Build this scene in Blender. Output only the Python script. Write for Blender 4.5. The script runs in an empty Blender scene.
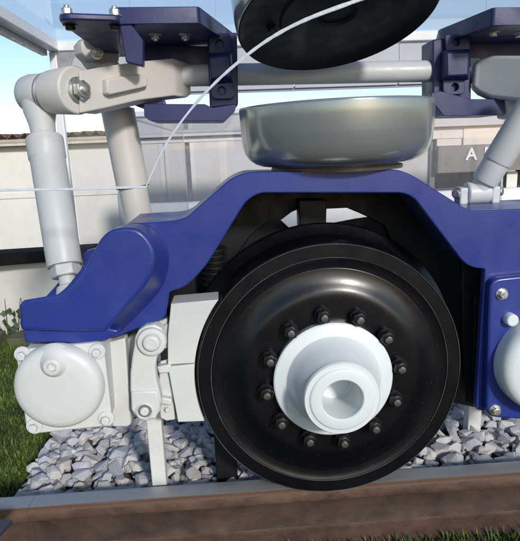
import bpy, bmesh, math, random
from mathutils import Vector, Matrix
random.seed(7)
R = math.radians
S = bpy.context.scene
C = S.collection

# ------------------------------------------------------------------ camera, sky, sun, exposure
PIT, YAW, ROLL = 0.2233, 0.0532, 0.0388
fw = Vector((math.sin(YAW)*math.cos(PIT), math.cos(YAW)*math.cos(PIT), -math.sin(PIT)))
rt = Vector((math.cos(YAW), -math.sin(YAW), 0)); up = rt.cross(fw)
r2 = rt*math.cos(ROLL) - up*math.sin(ROLL); u2 = rt*math.sin(ROLL) + up*math.cos(ROLL)
cd = bpy.data.cameras.new('camera'); cam = bpy.data.objects.new('camera', cd); C.objects.link(cam)
cam.matrix_world = Matrix(((r2.x, u2.x, -fw.x, -0.2458), (r2.y, u2.y, -fw.y, -1.3338), (r2.z, u2.z, -fw.z, 0.9411), (0, 0, 0, 1)))
cd.sensor_fit = 'VERTICAL'; cd.sensor_height = 24.0; cd.lens = 24.0*550.9/541.0
cd.clip_start = 0.02; cd.clip_end = 3000
S.camera = cam

SUN_EL, SUN_AZ = 24.0, 158.0          # azimuth from +Y, clockwise: to the right and a little behind the camera
w = bpy.data.worlds.new('World'); S.world = w; w.use_nodes = True
nt = w.node_tree; bg = nt.nodes['Background']
sky = nt.nodes.new('ShaderNodeTexSky'); sky.sky_type = 'NISHITA'; sky.sun_disc = False
sky.sun_elevation = R(SUN_EL); sky.sun_rotation = R(SUN_AZ)
sky.air_density = 1.0; sky.dust_density = 0.6; sky.ozone_density = 2.2
nt.links.new(sky.outputs[0], bg.inputs[0]); bg.inputs[1].default_value = 0.12
sl = bpy.data.lights.new('sun', 'SUN'); sl.energy = 2.5; sl.angle = R(6); sl.color = (1, 0.95, 0.89)
so = bpy.data.objects.new('sun', sl); C.objects.link(so)
sd = Vector((math.sin(R(SUN_AZ))*math.cos(R(SUN_EL)), math.cos(R(SUN_AZ))*math.cos(R(SUN_EL)), math.sin(R(SUN_EL))))
so.rotation_euler = sd.to_track_quat('Z', 'Y').to_euler(); so.location = sd*20
S.view_settings.view_transform = 'Standard'; S.view_settings.look = 'None'
S.view_settings.exposure = 0.42; S.view_settings.gamma = 1.0; S.view_settings.use_curve_mapping = False
S.render.engine = 'CYCLES'

# ------------------------------------------------------------------ materials
def mat(name, col, rough=.45, metal=0.0, var=.12, scale=9.0, bump=.05, bscale=120.0, coat=0.0, col2=None, spec=.5, rvar=.12, trans=0.0, alpha=1.0):
    m = bpy.data.materials.new(name); m.use_nodes = True
    n = m.node_tree.nodes; l = m.node_tree.links; b = n['Principled BSDF']
    tc = n.new('ShaderNodeTexCoord')
    no = n.new('ShaderNodeTexNoise'); no.inputs['Scale'].default_value = scale; no.inputs['Detail'].default_value = 7; no.inputs['Roughness'].default_value = .62
    l.new(tc.outputs['Object'], no.inputs['Vector'])
    cr = n.new('ShaderNodeValToRGB'); cr.color_ramp.elements[0].position = .3; cr.color_ramp.elements[1].position = .72
    a = [max(0, c*(1-var)) for c in col]; z = col2 or [min(1, c*(1+var)) for c in col]
    cr.color_ramp.elements[0].color = (*a, 1); cr.color_ramp.elements[1].color = (*z, 1)
    l.new(no.outputs['Fac'], cr.inputs[0]); l.new(cr.outputs[0], b.inputs['Base Color'])
    n2 = n.new('ShaderNodeTexNoise'); n2.inputs['Scale'].default_value = scale*3.1; n2.inputs['Detail'].default_value = 5
    l.new(tc.outputs['Object'], n2.inputs['Vector'])
    mr = n.new('ShaderNodeMapRange'); mr.inputs['From Min'].default_value = .3; mr.inputs['From Max'].default_value = .7
    mr.inputs['To Min'].default_value = max(.02, rough-rvar); mr.inputs['To Max'].default_value = min(1, rough+rvar)
    l.new(n2.outputs['Fac'], mr.inputs['Value']); l.new(mr.outputs[0], b.inputs['Roughness'])
    if bump:
        n3 = n.new('ShaderNodeTexNoise'); n3.inputs['Scale'].default_value = bscale; n3.inputs['Detail'].default_value = 4
        l.new(tc.outputs['Object'], n3.inputs['Vector'])
        bp = n.new('ShaderNodeBump'); bp.inputs['Strength'].default_value = bump; bp.inputs['Distance'].default_value = .004
        l.new(n3.outputs['Fac'], bp.inputs['Height']); l.new(bp.outputs[0], b.inputs['Normal'])
    b.inputs['Metallic'].default_value = metal
    b.inputs['Coat Weight'].default_value = coat; b.inputs['Coat Roughness'].default_value = .15
    b.inputs['Specular IOR Level'].default_value = spec
    b.inputs['Transmission Weight'].default_value = trans; b.inputs['Alpha'].default_value = alpha
    return m

def dusty(m, col, amount, scale=14.0):
    """pale dust specks and smears lying on a painted surface, with a shape of their own"""
    n = m.node_tree.nodes; l = m.node_tree.links; b = n['Principled BSDF']
    src = b.inputs['Base Color'].links[0].from_socket
    tc = n.new('ShaderNodeTexCoord')
    a = n.new('ShaderNodeTexNoise'); a.inputs['Scale'].default_value = scale; a.inputs['Detail'].default_value = 9; a.inputs['Roughness'].default_value = .72
    l.new(tc.outputs['Object'], a.inputs['Vector'])
    mr = n.new('ShaderNodeMapRange'); mr.inputs['From Min'].default_value = .55; mr.inputs['From Max'].default_value = .8; mr.inputs['To Max'].default_value = amount
    l.new(a.outputs['Fac'], mr.inputs['Value'])
    mx = n.new('ShaderNodeMix'); mx.data_type = 'RGBA'; l.new(mr.outputs[0], mx.inputs[0])
    l.new(src, mx.inputs[6]); mx.inputs[7].default_value = (*col, 1); l.new(mx.outputs[2], b.inputs['Base Color'])
    return m

def chips(m, col, amount, scale=140.0, thr=.70):
    """tiny grit specks and paint nicks"""
    n = m.node_tree.nodes; l = m.node_tree.links; b = n['Principled BSDF']
    src = b.inputs['Base Color'].links[0].from_socket
    tc = n.new('ShaderNodeTexCoord'); a = n.new('ShaderNodeTexNoise'); a.inputs['Scale'].default_value = scale; a.inputs['Detail'].default_value = 3
    l.new(tc.outputs['Object'], a.inputs['Vector'])
    mr = n.new('ShaderNodeMapRange'); mr.inputs['From Min'].default_value = thr; mr.inputs['From Max'].default_value = thr+.04; mr.inputs['To Max'].default_value = amount
    l.new(a.outputs['Fac'], mr.inputs['Value'])
    mx = n.new('ShaderNodeMix'); mx.data_type = 'RGBA'; l.new(mr.outputs[0], mx.inputs[0])
    l.new(src, mx.inputs[6]); mx.inputs[7].default_value = (*col, 1); l.new(mx.outputs[2], b.inputs['Base Color'])
    return m

M = {}
M['blue'] = dusty(mat('blue_paint', (.018, .035, .215), .38, var=.10, scale=4, bump=.04, bscale=260, coat=.15), (.05, .06, .20), .22, 9)
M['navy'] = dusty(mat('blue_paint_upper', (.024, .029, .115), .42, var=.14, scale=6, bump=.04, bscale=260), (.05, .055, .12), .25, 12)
M['white'] = dusty(mat('white_paint', (.53, .545, .54), .48, var=.05, scale=5, bump=.07, bscale=90), (.36, .34, .30), .35, 11)
M['hub'] = dusty(mat('hub_white_paint', (.60, .645, .65), .33, var=.03, scale=4, bump=.015, bscale=150, coat=.2), (.42, .46, .46), .2, 9)
M['cream'] = dusty(mat('warm_white_paint', (.62, .60, .565), .42, var=.05, scale=5, bump=.05, bscale=120), (.45, .41, .36), .25, 10)
M['palegrey'] = dusty(mat('pale_grey_paint', (.58, .60, .60), .4, var=.05, scale=6, bump=.03), (.36, .36, .34), .25, 12)
M['black'] = dusty(mat('black_gloss_paint', (.0030, .0030, .0044), .29, var=.25, scale=5, bump=.03, bscale=45, coat=.06, rvar=.05, spec=.42), (.022, .022, .022), .12, 10)
M['blackmatt'] = dusty(mat('black_matt_paint', (.006, .006, .0075), .55, var=.25, scale=8, bump=.08, bscale=80, spec=.3), (.022, .022, .022), .15, 15)
M['wornedge'] = mat('worn_paint_edge', (.012, .012, .013), .4, metal=.2, var=.5, scale=7, bump=0, col2=(.16, .16, .16))
M['boltblack'] = mat('blackened_bolt', (.018, .018, .020), .38, metal=.6, var=.4, scale=60, bump=.1, bscale=300)
M['boltend'] = mat('bolt_end_steel', (.12, .115, .11), .42, metal=.7, var=.5, scale=90, bump=.15, bscale=300)
M['zinc'] = mat('zinc_bolt', (.62, .62, .58), .32, metal=.85, var=.2, scale=60, bump=.06, bscale=200)
M['bowl'] = mat('silver_grey_enamel', (.34, .36, .36), .19, metal=.6, var=.03, scale=3, bump=0, coat=.1, rvar=.02)
M['plinth'] = mat('brown_grey_ring', (.16, .13, .11), .45, metal=.3, var=.3, scale=12)
M['discface'] = dusty(mat('dark_rubber_face', (.008, .008, .011), .5, spec=.3, var=.2, scale=7, bump=.06, bscale=180), (.022, .022, .024), .25, 8)
M['steel'] = mat('bare_grey_steel', (.40, .41, .42), .38, metal=.5, var=.15, scale=14, bump=.05)
M['alu'] = mat('white_aluminium', (.85, .85, .83), .35, var=.04, scale=4, bump=.02)
M['post'] = mat('worn_white_post', (.55, .56, .55), .5, var=.12, scale=12, bump=.1)
M['wall'] = dusty(mat('white_render', (.66, .64, .59), .85, var=.07, scale=2.5, bump=.3, bscale=70), (.42, .38, .32), .4, 3)
M['fascia'] = mat('grey_fascia', (.50, .50, .54), .5, var=.05, scale=3, bump=.02)
M['panelsunset'] = mat('sunset_reflection_panel', (.76, .66, .57), .5, var=.12, scale=1.2, bump=.03)  # peach sunset reflection put in as the panel's colour
M['panelgrey'] = mat('grey_panel', (.60, .59, .62), .5, var=.08, scale=1.5, bump=.03)
M['signband'] = mat('grey_sign_band', (.20, .185, .175), .35, var=.25, scale=2.5, bump=0)
M['darkwin'] = mat('dark_window', (.02, .022, .025), .08, var=.3, scale=2, bump=0)
M['mullion'] = mat('dark_mullion', (.14, .14, .15), .5, var=.1)
M['letter'] = mat('white_letter', (.82, .82, .80), .5, var=.02)
M['tile'] = mat('roof_tile', (.13, .085, .065), .85, var=.35, scale=20, bump=.3)
M['gutter'] = dusty(mat('gutter', (.52, .47, .40), .6, var=.15, scale=8), (.2, .15, .1), .6, 18)
M['tar'] = mat('black_beam', (.008, .008, .008), .85, spec=.15, var=.3, scale=10, bump=.1)
M['leaf'] = mat('ivy_leaf', (.035, .07, .018), .5, var=.4, scale=25, bump=0)
M['edging'] = mat('mossy_stone', (.22, .19, .13), .9, var=.4, scale=16, bump=.6, bscale=50, col2=(.10, .12, .05))
M['cord'] = mat('white_plastic_strap', (.80, .86, .92), .22, var=.08, scale=30, bump=.15, bscale=150, trans=.4)
M['edgeclear'] = mat('polished_acrylic_edge', (.86, .88, .92), .15, var=.02, bump=0, trans=.5)
M['signdark'] = mat('dark_sign_plate', (.03, .035, .05), .35, var=.1)

for k_, c_, a_ in (('blue', (.06, .07, .2), .4), ('navy', (.20, .20, .26), .5), ('white', (.25, .23, .2), .35), ('cream', (.25, .22, .18), .35), ('black', (.08, .08, .08), .35), ('hub', (.3, .32, .32), .4), ('palegrey', (.22, .22, .2), .5), ('discface', (.10, .10, .10), .6)):
    chips(M[k_], c_, a_)

def glass():
    m = bpy.data.materials.new('clear_acrylic'); m.use_nodes = True
    n = m.node_tree.nodes; l = m.node_tree.links; n.remove(n['Principled BSDF'])
    o = n['Material Output']; t = n.new('ShaderNodeBsdfTransparent'); t.inputs[0].default_value = (.97, .97, .98, 1)
    g = n.new('ShaderNodeBsdfGlossy'); g.inputs['Roughness'].default_value = .03
    d = n.new('ShaderNodeBsdfDiffuse'); d.inputs[0].default_value = (.75, .76, .8, 1)
    lw = n.new('ShaderNodeLayerWeight'); lw.inputs['Blend'].default_value = .5
    pw = n.new('ShaderNodeMath'); pw.operation = 'POWER'; pw.inputs[1].default_value = 4.0; l.new(lw.outputs['Facing'], pw.inputs[0])
    f = n.new('ShaderNodeMath'); f.operation = 'MULTIPLY_ADD'; f.inputs[1].default_value = .45; f.inputs[2].default_value = .025; l.new(pw.outputs[0], f.inputs[0])
    m1 = n.new('ShaderNodeMixShader'); l.new(f.outputs[0], m1.inputs[0]); l.new(t.outputs[0], m1.inputs[1]); l.new(g.outputs[0], m1.inputs[2])
    m2 = n.new('ShaderNodeMixShader'); no = n.new('ShaderNodeTexNoise'); no.inputs['Scale'].default_value = 3; no.inputs['Detail'].default_value = 6
    mr = n.new('ShaderNodeMapRange'); mr.inputs['From Min'].default_value = .35; mr.inputs['From Max'].default_value = .8; mr.inputs['To Min'].default_value = .008; mr.inputs['To Max'].default_value = .07
    l.new(no.outputs['Fac'], mr.inputs['Value']); l.new(mr.outputs[0], m2.inputs[0]); l.new(m1.outputs[0], m2.inputs[1]); l.new(d.outputs[0], m2.inputs[2])
    l.new(m2.outputs[0], o.inputs['Surface']); return m
M['glass'] = glass()

def rail_mat():
    m = mat('rusty_rail_steel', (.050, .027, .018), .74, var=.3, scale=17, bump=.7, bscale=45, col2=(.118, .063, .041))
    m.node_tree.nodes['Noise Texture'].inputs['Distortion'].default_value = .2
    return dusty(m, (.026, .016, .012), .55, 60)
M['rust'] = rail_mat()
M['shadedrust'] = dusty(mat('shade_darkened_rust', (.030, .017, .012), .82, var=.4, scale=12, bump=.7, bscale=60, col2=(.070, .039, .027)), (.012, .008, .007), .8, 30)  # rust made darker to paint in the shade below the rail head
def railtop_mat():
    m = bpy.data.materials.new('polished_rail_head'); m.use_nodes = True
    n = m.node_tree.nodes; l = m.node_tree.links; b = n['Principled BSDF']
    tc = n.new('ShaderNodeTexCoord'); mp = n.new('ShaderNodeMapping'); mp.inputs['Scale'].default_value = (.55, 9, 9); l.new(tc.outputs['Object'], mp.inputs[0])
    a = n.new('ShaderNodeTexNoise'); a.inputs['Scale'].default_value = 4.5; a.inputs['Detail'].default_value = 9; a.inputs['Roughness'].default_value = .7; l.new(mp.outputs[0], a.inputs['Vector'])
    sx = n.new('ShaderNodeSeparateXYZ'); l.new(tc.outputs['Object'], sx.inputs[0])
    # running band: bare steel in the middle of the head, rust creeping in from the field edge
    e = n.new('ShaderNodeMapRange'); e.inputs['From Min'].default_value = -.040; e.inputs['From Max'].default_value = -.018; l.new(sx.outputs['Y'], e.inputs['Value'])
    ad = n.new('ShaderNodeMath'); ad.operation = 'ADD'; l.new(e.outputs[0], ad.inputs[0]); l.new(a.outputs['Fac'], ad.inputs[1])
    k = n.new('ShaderNodeMapRange'); k.inputs['From Min'].default_value = .95; k.inputs['From Max'].default_value = 1.70; l.new(ad.outputs[0], k.inputs['Value'])
    cr = n.new('ShaderNodeValToRGB'); cr.color_ramp.elements[0].color = (.10, .050, .030, 1); cr.color_ramp.elements[1].color = (.42, .42, .42, 1); cr.color_ramp.elements.new(.28).color = (.20, .14, .105, 1); cr.color_ramp.elements.new(.5).color = (.28, .275, .27, 1)
    l.new(k.outputs[0], cr.inputs[0]); l.new(cr.outputs[0], b.inputs['Base Color'])
    mm = n.new('ShaderNodeMath'); mm.operation = 'MULTIPLY'; mm.inputs[1].default_value = .75; l.new(k.outputs[0], mm.inputs[0]); l.new(mm.outputs[0], b.inputs['Metallic'])
    rr = n.new('ShaderNodeMapRange'); rr.inputs['To Min'].default_value = .8; rr.inputs['To Max'].default_value = .36; l.new(k.outputs[0], rr.inputs['Value']); l.new(rr.outputs[0], b.inputs['Roughness'])
    bp = n.new('ShaderNodeBump'); bp.inputs['Strength'].default_value = .25; bp.inputs['Distance'].default_value = .003; l.new(a.outputs['Fac'], bp.inputs['Height']); l.new(bp.outputs[0], b.inputs['Normal'])
    return m
for k_ in ('rust', 'shadedrust'):       # rolled steel: stains run along the rail
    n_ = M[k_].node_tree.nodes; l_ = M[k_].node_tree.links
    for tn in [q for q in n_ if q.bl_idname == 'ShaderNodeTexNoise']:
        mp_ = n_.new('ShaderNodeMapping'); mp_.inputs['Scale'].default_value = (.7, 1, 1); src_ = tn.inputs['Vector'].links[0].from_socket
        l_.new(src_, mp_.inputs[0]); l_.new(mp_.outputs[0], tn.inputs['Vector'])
M['railtop'] = railtop_mat()

def stone_mat():
    m = mat('ballast_stone', (.42, .43, .46), .85, var=.2, scale=25, bump=.6, bscale=50, col2=(.60, .59, .58))
    n = m.node_tree.nodes; l = m.node_tree.links; b = n['Principled BSDF']
    src = b.inputs['Base Color'].links[0].from_socket
    oi = n.new('ShaderNodeObjectInfo'); at = n.new('ShaderNodeAttribute'); at.attribute_name = 'tone'
    s = n.new('ShaderNodeMath'); s.operation = 'ADD'; l.new(oi.outputs['Random'], s.inputs[0]); l.new(at.outputs['Fac'], s.inputs[1])
    fr = n.new('ShaderNodeMath'); fr.operation = 'FRACT'; l.new(s.outputs[0], fr.inputs[0])
    cr = n.new('ShaderNodeValToRGB')
    for i, (p, c) in enumerate([(0, (.62, .64, .70)), (.3, (.86, .87, .91)), (.6, (1.03, 1.02, 1.02)), (.82, (1.18, 1.15, 1.09)), (1, (.78, .74, .67))]):
        e = cr.color_ramp.elements[i] if i < 2 else cr.color_ramp.elements.new(p)
        e.position = p; e.color = (*c, 1)
    l.new(fr.outputs[0], cr.inputs[0])
    mx = n.new('ShaderNodeMix'); mx.data_type = 'RGBA'; mx.blend_type = 'MULTIPLY'; mx.inputs[0].default_value = 1
    l.new(src, mx.inputs[6]); l.new(cr.outputs[0], mx.inputs[7]); l.new(mx.outputs[2], b.inputs['Base Color'])
    return m
M['stone'] = stone_mat()
def grass_mat():
    m = mat('grass_blade', (.045, .100, .014), .6, var=.4, scale=6, bump=0, col2=(.105, .170, .032), rvar=.1)
    n = m.node_tree.nodes; l = m.node_tree.links; b = n['Principled BSDF']
    src = b.inputs['Base Color'].links[0].from_socket
    at = n.new('ShaderNodeAttribute'); at.attribute_name = 'tone'
    cr = n.new('ShaderNodeValToRGB'); cr.color_ramp.elements[0].color = (.6, .65, .6, 1); cr.color_ramp.elements[1].color = (1.7, 1.35, 1.0, 1)
    l.new(at.outputs['Fac'], cr.inputs[0])
    mx = n.new('ShaderNodeMix'); mx.data_type = 'RGBA'; mx.blend_type = 'MULTIPLY'; mx.inputs[0].default_value = 1
    l.new(src, mx.inputs[6]); l.new(cr.outputs[0], mx.inputs[7]); l.new(mx.outputs[2], b.inputs['Base Color'])
    b.inputs['Subsurface Weight'].default_value = 0
    return m
M['grass'] = grass_mat()
M['soil'] = mat('soil_and_moss', (.035, .05, .016), .95, var=.5, scale=14, bump=.5, bscale=40, col2=(.075, .07, .035))
M['gritty'] = mat('ballast_grit', (.10, .10, .105), .95, var=.4, scale=60, bump=.8, bscale=90)

# ------------------------------------------------------------------ helpers
ORG = {}
def fin(me, smooth=40):
    for p in me.polygons: p.use_smooth = True
    me.set_sharp_from_angle(angle=R(smooth))
def ob(name, bm, m, parent=None, bevel=0.0, seg=2, smooth=40):
    bmesh.ops.recalc_face_normals(bm, faces=bm.faces)
    root = parent
    while root is not None and root.parent: root = root.parent
    if root is not None and root.name in ORG: bmesh.ops.translate(bm, vec=-ORG[root.name], verts=bm.verts)
    me = bpy.data.meshes.new(name); bm.to_mesh(me); bm.free()
    me.materials.append(M[m]); fin(me, smooth)
    o = bpy.data.objects.new(name, me); C.objects.link(o); o.parent = parent
    if bevel:
        b = o.modifiers.new('edge', 'BEVEL'); b.width = bevel; b.segments = seg; b.limit_method = 'ANGLE'; b.angle_limit = R(35); b.harden_normals = False
    return o
def thing(name, base, label, cat, group=None):
    o = bpy.data.objects.new(name, None); C.objects.link(o); o.location = base; o.empty_display_size = .05
    ORG[o.name] = Vector(base); o['label'] = label; o['category'] = cat
    if group: o['group'] = group
    return o
def tag(o, label, cat, group=None):
    o['label'] = label; o['category'] = cat
    if group: o['group'] = group
    return o
def inst(src, loc, parent, rot=None, scale=None):
    o = src.copy(); C.objects.link(o); o.parent = parent; o.location = loc
    if rot is not None: o.rotation_euler = rot
    if scale is not None: o.scale = scale
    return o
def B(): return bmesh.new()
def box(bm, x0, x1, y0, y1, z0, z1):
    v = [bm.verts.new(p) for p in [(x0,y0,z0),(x1,y0,z0),(x1,y1,z0),(x0,y1,z0),(x0,y0,z1),(x1,y0,z1),(x1,y1,z1),(x0,y1,z1)]]
    for f in [(0,3,2,1),(4,5,6,7),(0,1,5,4),(1,2,6,5),(2,3,7,6),(3,0,4,7)]: bm.faces.new([v[i] for i in f])
    return bm
def loft(bm, loops, caps=True, closed=True):
    vs = [[bm.verts.new(p) for p in L] for L in loops]
    n = len(vs[0])
    for a, b in zip(vs, vs[1:]):
        for i in range(n if closed else n-1):
            j = (i+1) % n; bm.faces.new((a[i], a[j], b[j], b[i]))
    if caps: bm.faces.new(vs[0]); bm.faces.new(vs[-1][::-1])
    return vs
def prism(bm, xz, y0, y1): loft(bm, [[(x, y0, z) for x, z in xz], [(x, y1, z) for x, z in xz]]); return bm
def slab(bm, xy, z0, z1): loft(bm, [[(x, y, z0) for x, y in xy], [(x, y, z1) for x, y in xy]]); return bm
def frame_of(d):
    d = Vector(d).normalized(); a = Vector((0, 0, 1)) if abs(d.z) < .9 else Vector((1, 0, 0))
    e1 = d.cross(a).normalized(); e2 = d.cross(e1).normalized(); return d, e1, e2
def turn(bm, o, d, prof, n=48, caps=True, ph=0.0):
    """surface of revolution about the line o + t*d; prof is a list of (t, r)"""
    o = Vector(o); d, e1, e2 = frame_of(d); loops = []
    for t, r in prof:
        loops.append([o + d*t + (e1*math.cos(ph+2*math.pi*k/n) + e2*math.sin(ph+2*math.pi*k/n))*max(r, 1e-5) for k in range(n)])
    loft(bm, loops, caps=caps); return bm
def bolt_bm(o, d, r, h, washer=True, stud=0.0):
    bm = B(); o = Vector(o); d = Vector(d).normalized()
    if washer: turn(bm, o, d, [(0, r*1.35), (r*.22, r*1.35)], 20)
    turn(bm, o, d, [(r*.2, r), (r*.2+h*.88, r), (r*.2+h, r*.86)], 6, ph=random.random())
    if stud: turn(bm, o, d, [(h*.9, r*.52), (h+stud, r*.5), (h+stud+.001, r*.42)], 14)
    return bm
def rounded(pts, rad, n=5):
    """round the corners of a polygon"""
    out = []; N = len(pts)
    for i in range(N):
        p0, p, p1 = Vector(pts[i-1]), Vector(pts[i]), Vector(pts[(i+1) % N])
        rr = rad[i] if isinstance(rad, (list, tuple)) else rad
        a = (p0-p); b = (p1-p); k = min(rr, a.length*.48, b.length*.48)
        if k < 1e-4: out.append(tuple(p)); continue
        s = p + a.normalized()*k; e = p + b.normalized()*k
        for j in range(n+1):
            t = j/n; q = s*(1-t)**2 + p*(2*t*(1-t)) + e*t*t; out.append(tuple(q))
    return out

# ------------------------------------------------------------------ ground
def ground_z(x, y):
    z = -.165 + .012*math.sin(x*3.1+1)*math.cos(y*2.7)
    t = min(1, max(0, (y-2.35)/2.2)); z -= 1.15*t*t*(3-2*t)
    return z
bm = B(); xs = [-900, -200, -60, -25, -12, -7, -5] + [-4+i*.2 for i in range(41)] + [5, 7, 12, 25, 60, 200, 900]
ys = [-900, -200, -60, -20, -8, -4] + [-3+i*.2 for i in range(41)] + [6, 8, 12, 25, 60, 200, 900]
g = [[bm.verts.new((x, y, ground_z(x, y))) for y in ys] for x in xs]
for i in range(len(xs)-1):
    for j in range(len(ys)-1): bm.faces.new((g[i][j], g[i+1][j], g[i+1][j+1], g[i][j+1]))
o = ob('ground', bm, 'soil'); o['kind'] = 'structure'

# grass: blades in the lawn left of the ballast and on the near side of the rail
def grass(name, spots, label):
    vs, fs, tone = [], [], []
    for x, y, h in spots:
        z = ground_z(x, y)-.004; a = random.uniform(0, 6.283); wd = random.uniform(.0016, .0032); ln = random.uniform(.1, .75)*h
        dx, dy = math.cos(a), math.sin(a); px, py = -dy*wd, dx*wd; i = len(vs)
        vs += [(x-px, y-py, z), (x+px, y+py, z), (x+dx*ln*.4+px*.8, y+dy*ln*.4+py*.8, z+h*.62), (x+dx*ln*.4-px*.8, y+dy*ln*.4-py*.8, z+h*.62), (x+dx*ln, y+dy*ln, z+h)]
        fs += [(i, i+1, i+2, i+3), (i+3, i+2, i+4)]; tone += [random.random()]*5
    me = bpy.data.meshes.new(name); me.from_pydata(vs, [], fs); me.update()
    at = me.attributes.new('tone', 'FLOAT', 'POINT'); at.data.foreach_set('value', tone)
    me.materials.append(M['grass']); o = bpy.data.objects.new(name, me); C.objects.link(o)
    o['kind'] = 'stuff'; o['label'] = label; o['category'] = 'grass'
sp = []
for k in range(70000):
    y = .0 + 2.15*random.random()**1.3; x = random.uniform(-2.35, -.93) if random.random() < .93 else random.uniform(-1.1, -.9)
    if y < .14: y += .14
    clump = .55 + .45*math.sin(x*9+math.sin(y*7)*2)*math.cos(y*8+x*3)
    sp.append((x, y, random.uniform(.016, .040)*(.55+.7*clump)))
grass('lawn_grass', sp, 'short mown green lawn left of the ballast')
sp = []
for k in range(16000):
    sp.append((random.uniform(-1.2, 1.3), random.uniform(-.42, -.022), random.uniform(.014, .034)))
grass('verge_grass', sp, 'strip of green grass on the near side of the rusty rail')

# ------------------------------------------------------------------ track: rail and ballast
prof = [(.018,-.008),(.0225,-.0025),(.030,-.0004),(.056,0.0),(.082,-.0004),(.0895,-.0025),(.094,-.008),(.0935,-.034),(.0905,-.0385),(.070,-.047),(.066,-.056),(.0655,-.124),(.070,-.132),(.080,-.137),(.130,-.153),(.131,-.170),(-.019,-.170),(-.018,-.153),(.032,-.137),(.042,-.132),(.0465,-.124),(.046,-.056),(.042,-.047),(.0215,-.0385),(.0185,-.034)]
rail = thing('rail', (0, .056, -.172), 'rusty steel rail carrying the black wheel, bare grey on top of its head', 'rail')
for x0, x1 in ((-3.2, -.8322), (-.8315, 3.4)):
    bm = B(); nx = 26
    loft(bm, [[(x0+(x1-x0)*i/nx, y, z) for y, z in prof] for i in range(nx+1)])
    o = ob('rail_length', bm, 'rust', rail, smooth=50)
    o.data.materials.append(M['railtop']); o.data.materials.append(M['shadedrust'])
    for p in o.data.polygons:
        c = p.center
        zz = c.z+ORG['rail'].z
        if p.normal.z > .5 and zz > -.012: p.material_index = 1
        elif -.128 < zz < -.04: p.material_index = 2  # web faces: rust with the head's shade in its colour
bm = B(); v = .0
bed = B(); nx, ny = 40, 26
def bed_z(x, y):
    e = min(1, max(0, (x+1.0)/.12)); f = min(1, max(0, (1.75-y)/.2)); return -.21 + (.125*e)*f + .014*math.sin(x*7+y*3)*math.cos(y*9-x*2)
g = [[bed.verts.new((-1.0+i*2.67/nx, .075+j*1.7/ny, bed_z(-1.0+i*2.67/nx, .075+j*1.7/ny))) for j in range(ny+1)] for i in range(nx+1)]
for i in range(nx):
    for j in range(ny): bed.faces.new((g[i][j], g[i+1][j], g[i+1][j+1], g[i][j+1]))
bedo = ob('ballast_bed', bed, 'gritty'); bedo['kind'] = 'structure'
def stone_mesh(seed):
    rn = random.Random(seed); b = bmesh.new()
    for k in range(17):
        d = Vector((rn.gauss(0, 1), rn.gauss(0, 1), rn.gauss(0, 1))).normalized()
        b.verts.new((d.x*.52*rn.uniform(.82, 1.10), d.y*.38*rn.uniform(.82, 1.10), d.z*.29*rn.uniform(.82, 1.12)))
    h = bmesh.ops.convex_hull(b, input=b.verts)
    bmesh.ops.delete(b, geom=[x for x in b.verts if not x.link_faces], context='VERTS')
    bmesh.ops.recalc_face_normals(b, faces=b.faces)
    return b
protos = []
for s in range(14):
    b = stone_mesh(s+3); me = bpy.data.meshes.new('stone'); b.to_mesh(me); b.free(); me.materials.append(M['stone'])
    protos.append(me)
cands = []
x = -1.02
while x < 1.5:
    y = .10
    while y < 1.7:
        for lay in (0, 1):
            px, py = x+random.uniform(-.02, .02)+lay*.018, y+random.uniform(-.02, .02)+lay*.018
            if px > -.985+.035*math.sin(py*13)+.15*py: cands.append((px, py, bed_z(px, py) + .012 + lay*.024 + random.uniform(-.006, .008), random.choice((random.uniform(.030, .05), random.uniform(.044, .070), random.uniform(.058, .088)))))
        y += .037
    x += .040
def shows(c):
    x, y, z, s = c
    left = -1.05 < x < -.28 and y < .62; right = x > .17+.05*y and y < .62 and x < .86
    return left or right
cands.sort(key=lambda c: (0 if shows(c) else 1, c[1]-c[2]*4))
for i, c in enumerate(cands[:300]):
    o = bpy.data.objects.new('stone', random.choice(protos)); C.objects.link(o); o.parent = bedo
    o.location = c[:3]; o.rotation_euler = (random.uniform(-.5, .5), random.uniform(-.5, .5), random.uniform(0, 6.28)); s = c[3]; o.scale = (s, s*random.uniform(.9, 1.2), s*random.uniform(.85, 1.15))
vs, fs, tone = [], [], []
for c in cands[300:]:
    me = random.choice(protos); s = c[3]
    mtx = Matrix.Translation(c[:3]) @ Matrix.Rotation(random.uniform(0, 6.28), 4, 'Z') @ Matrix.Rotation(random.uniform(-.5, .5), 4, 'X') @ Matrix.Diagonal((s, s*random.uniform(.85, 1.25), s*random.uniform(.85, 1.3), 1))
    i = len(vs); vs += [tuple(mtx @ q.co) for q in me.vertices]; fs += [tuple(i+k for k in p.vertices) for p in me.polygons]; tone += [random.random()]*len(me.vertices)
me = bpy.data.meshes.new('loose_ballast'); me.from_pydata(vs, [], fs); me.update()
at = me.attributes.new('tone', 'FLOAT', 'POINT'); at.data.foreach_set('value', tone); me.materials.append(M['stone'])
o = bpy.data.objects.new('loose_ballast', me); C.objects.link(o); o.parent = bedo; o['kind'] = 'stuff'

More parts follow.
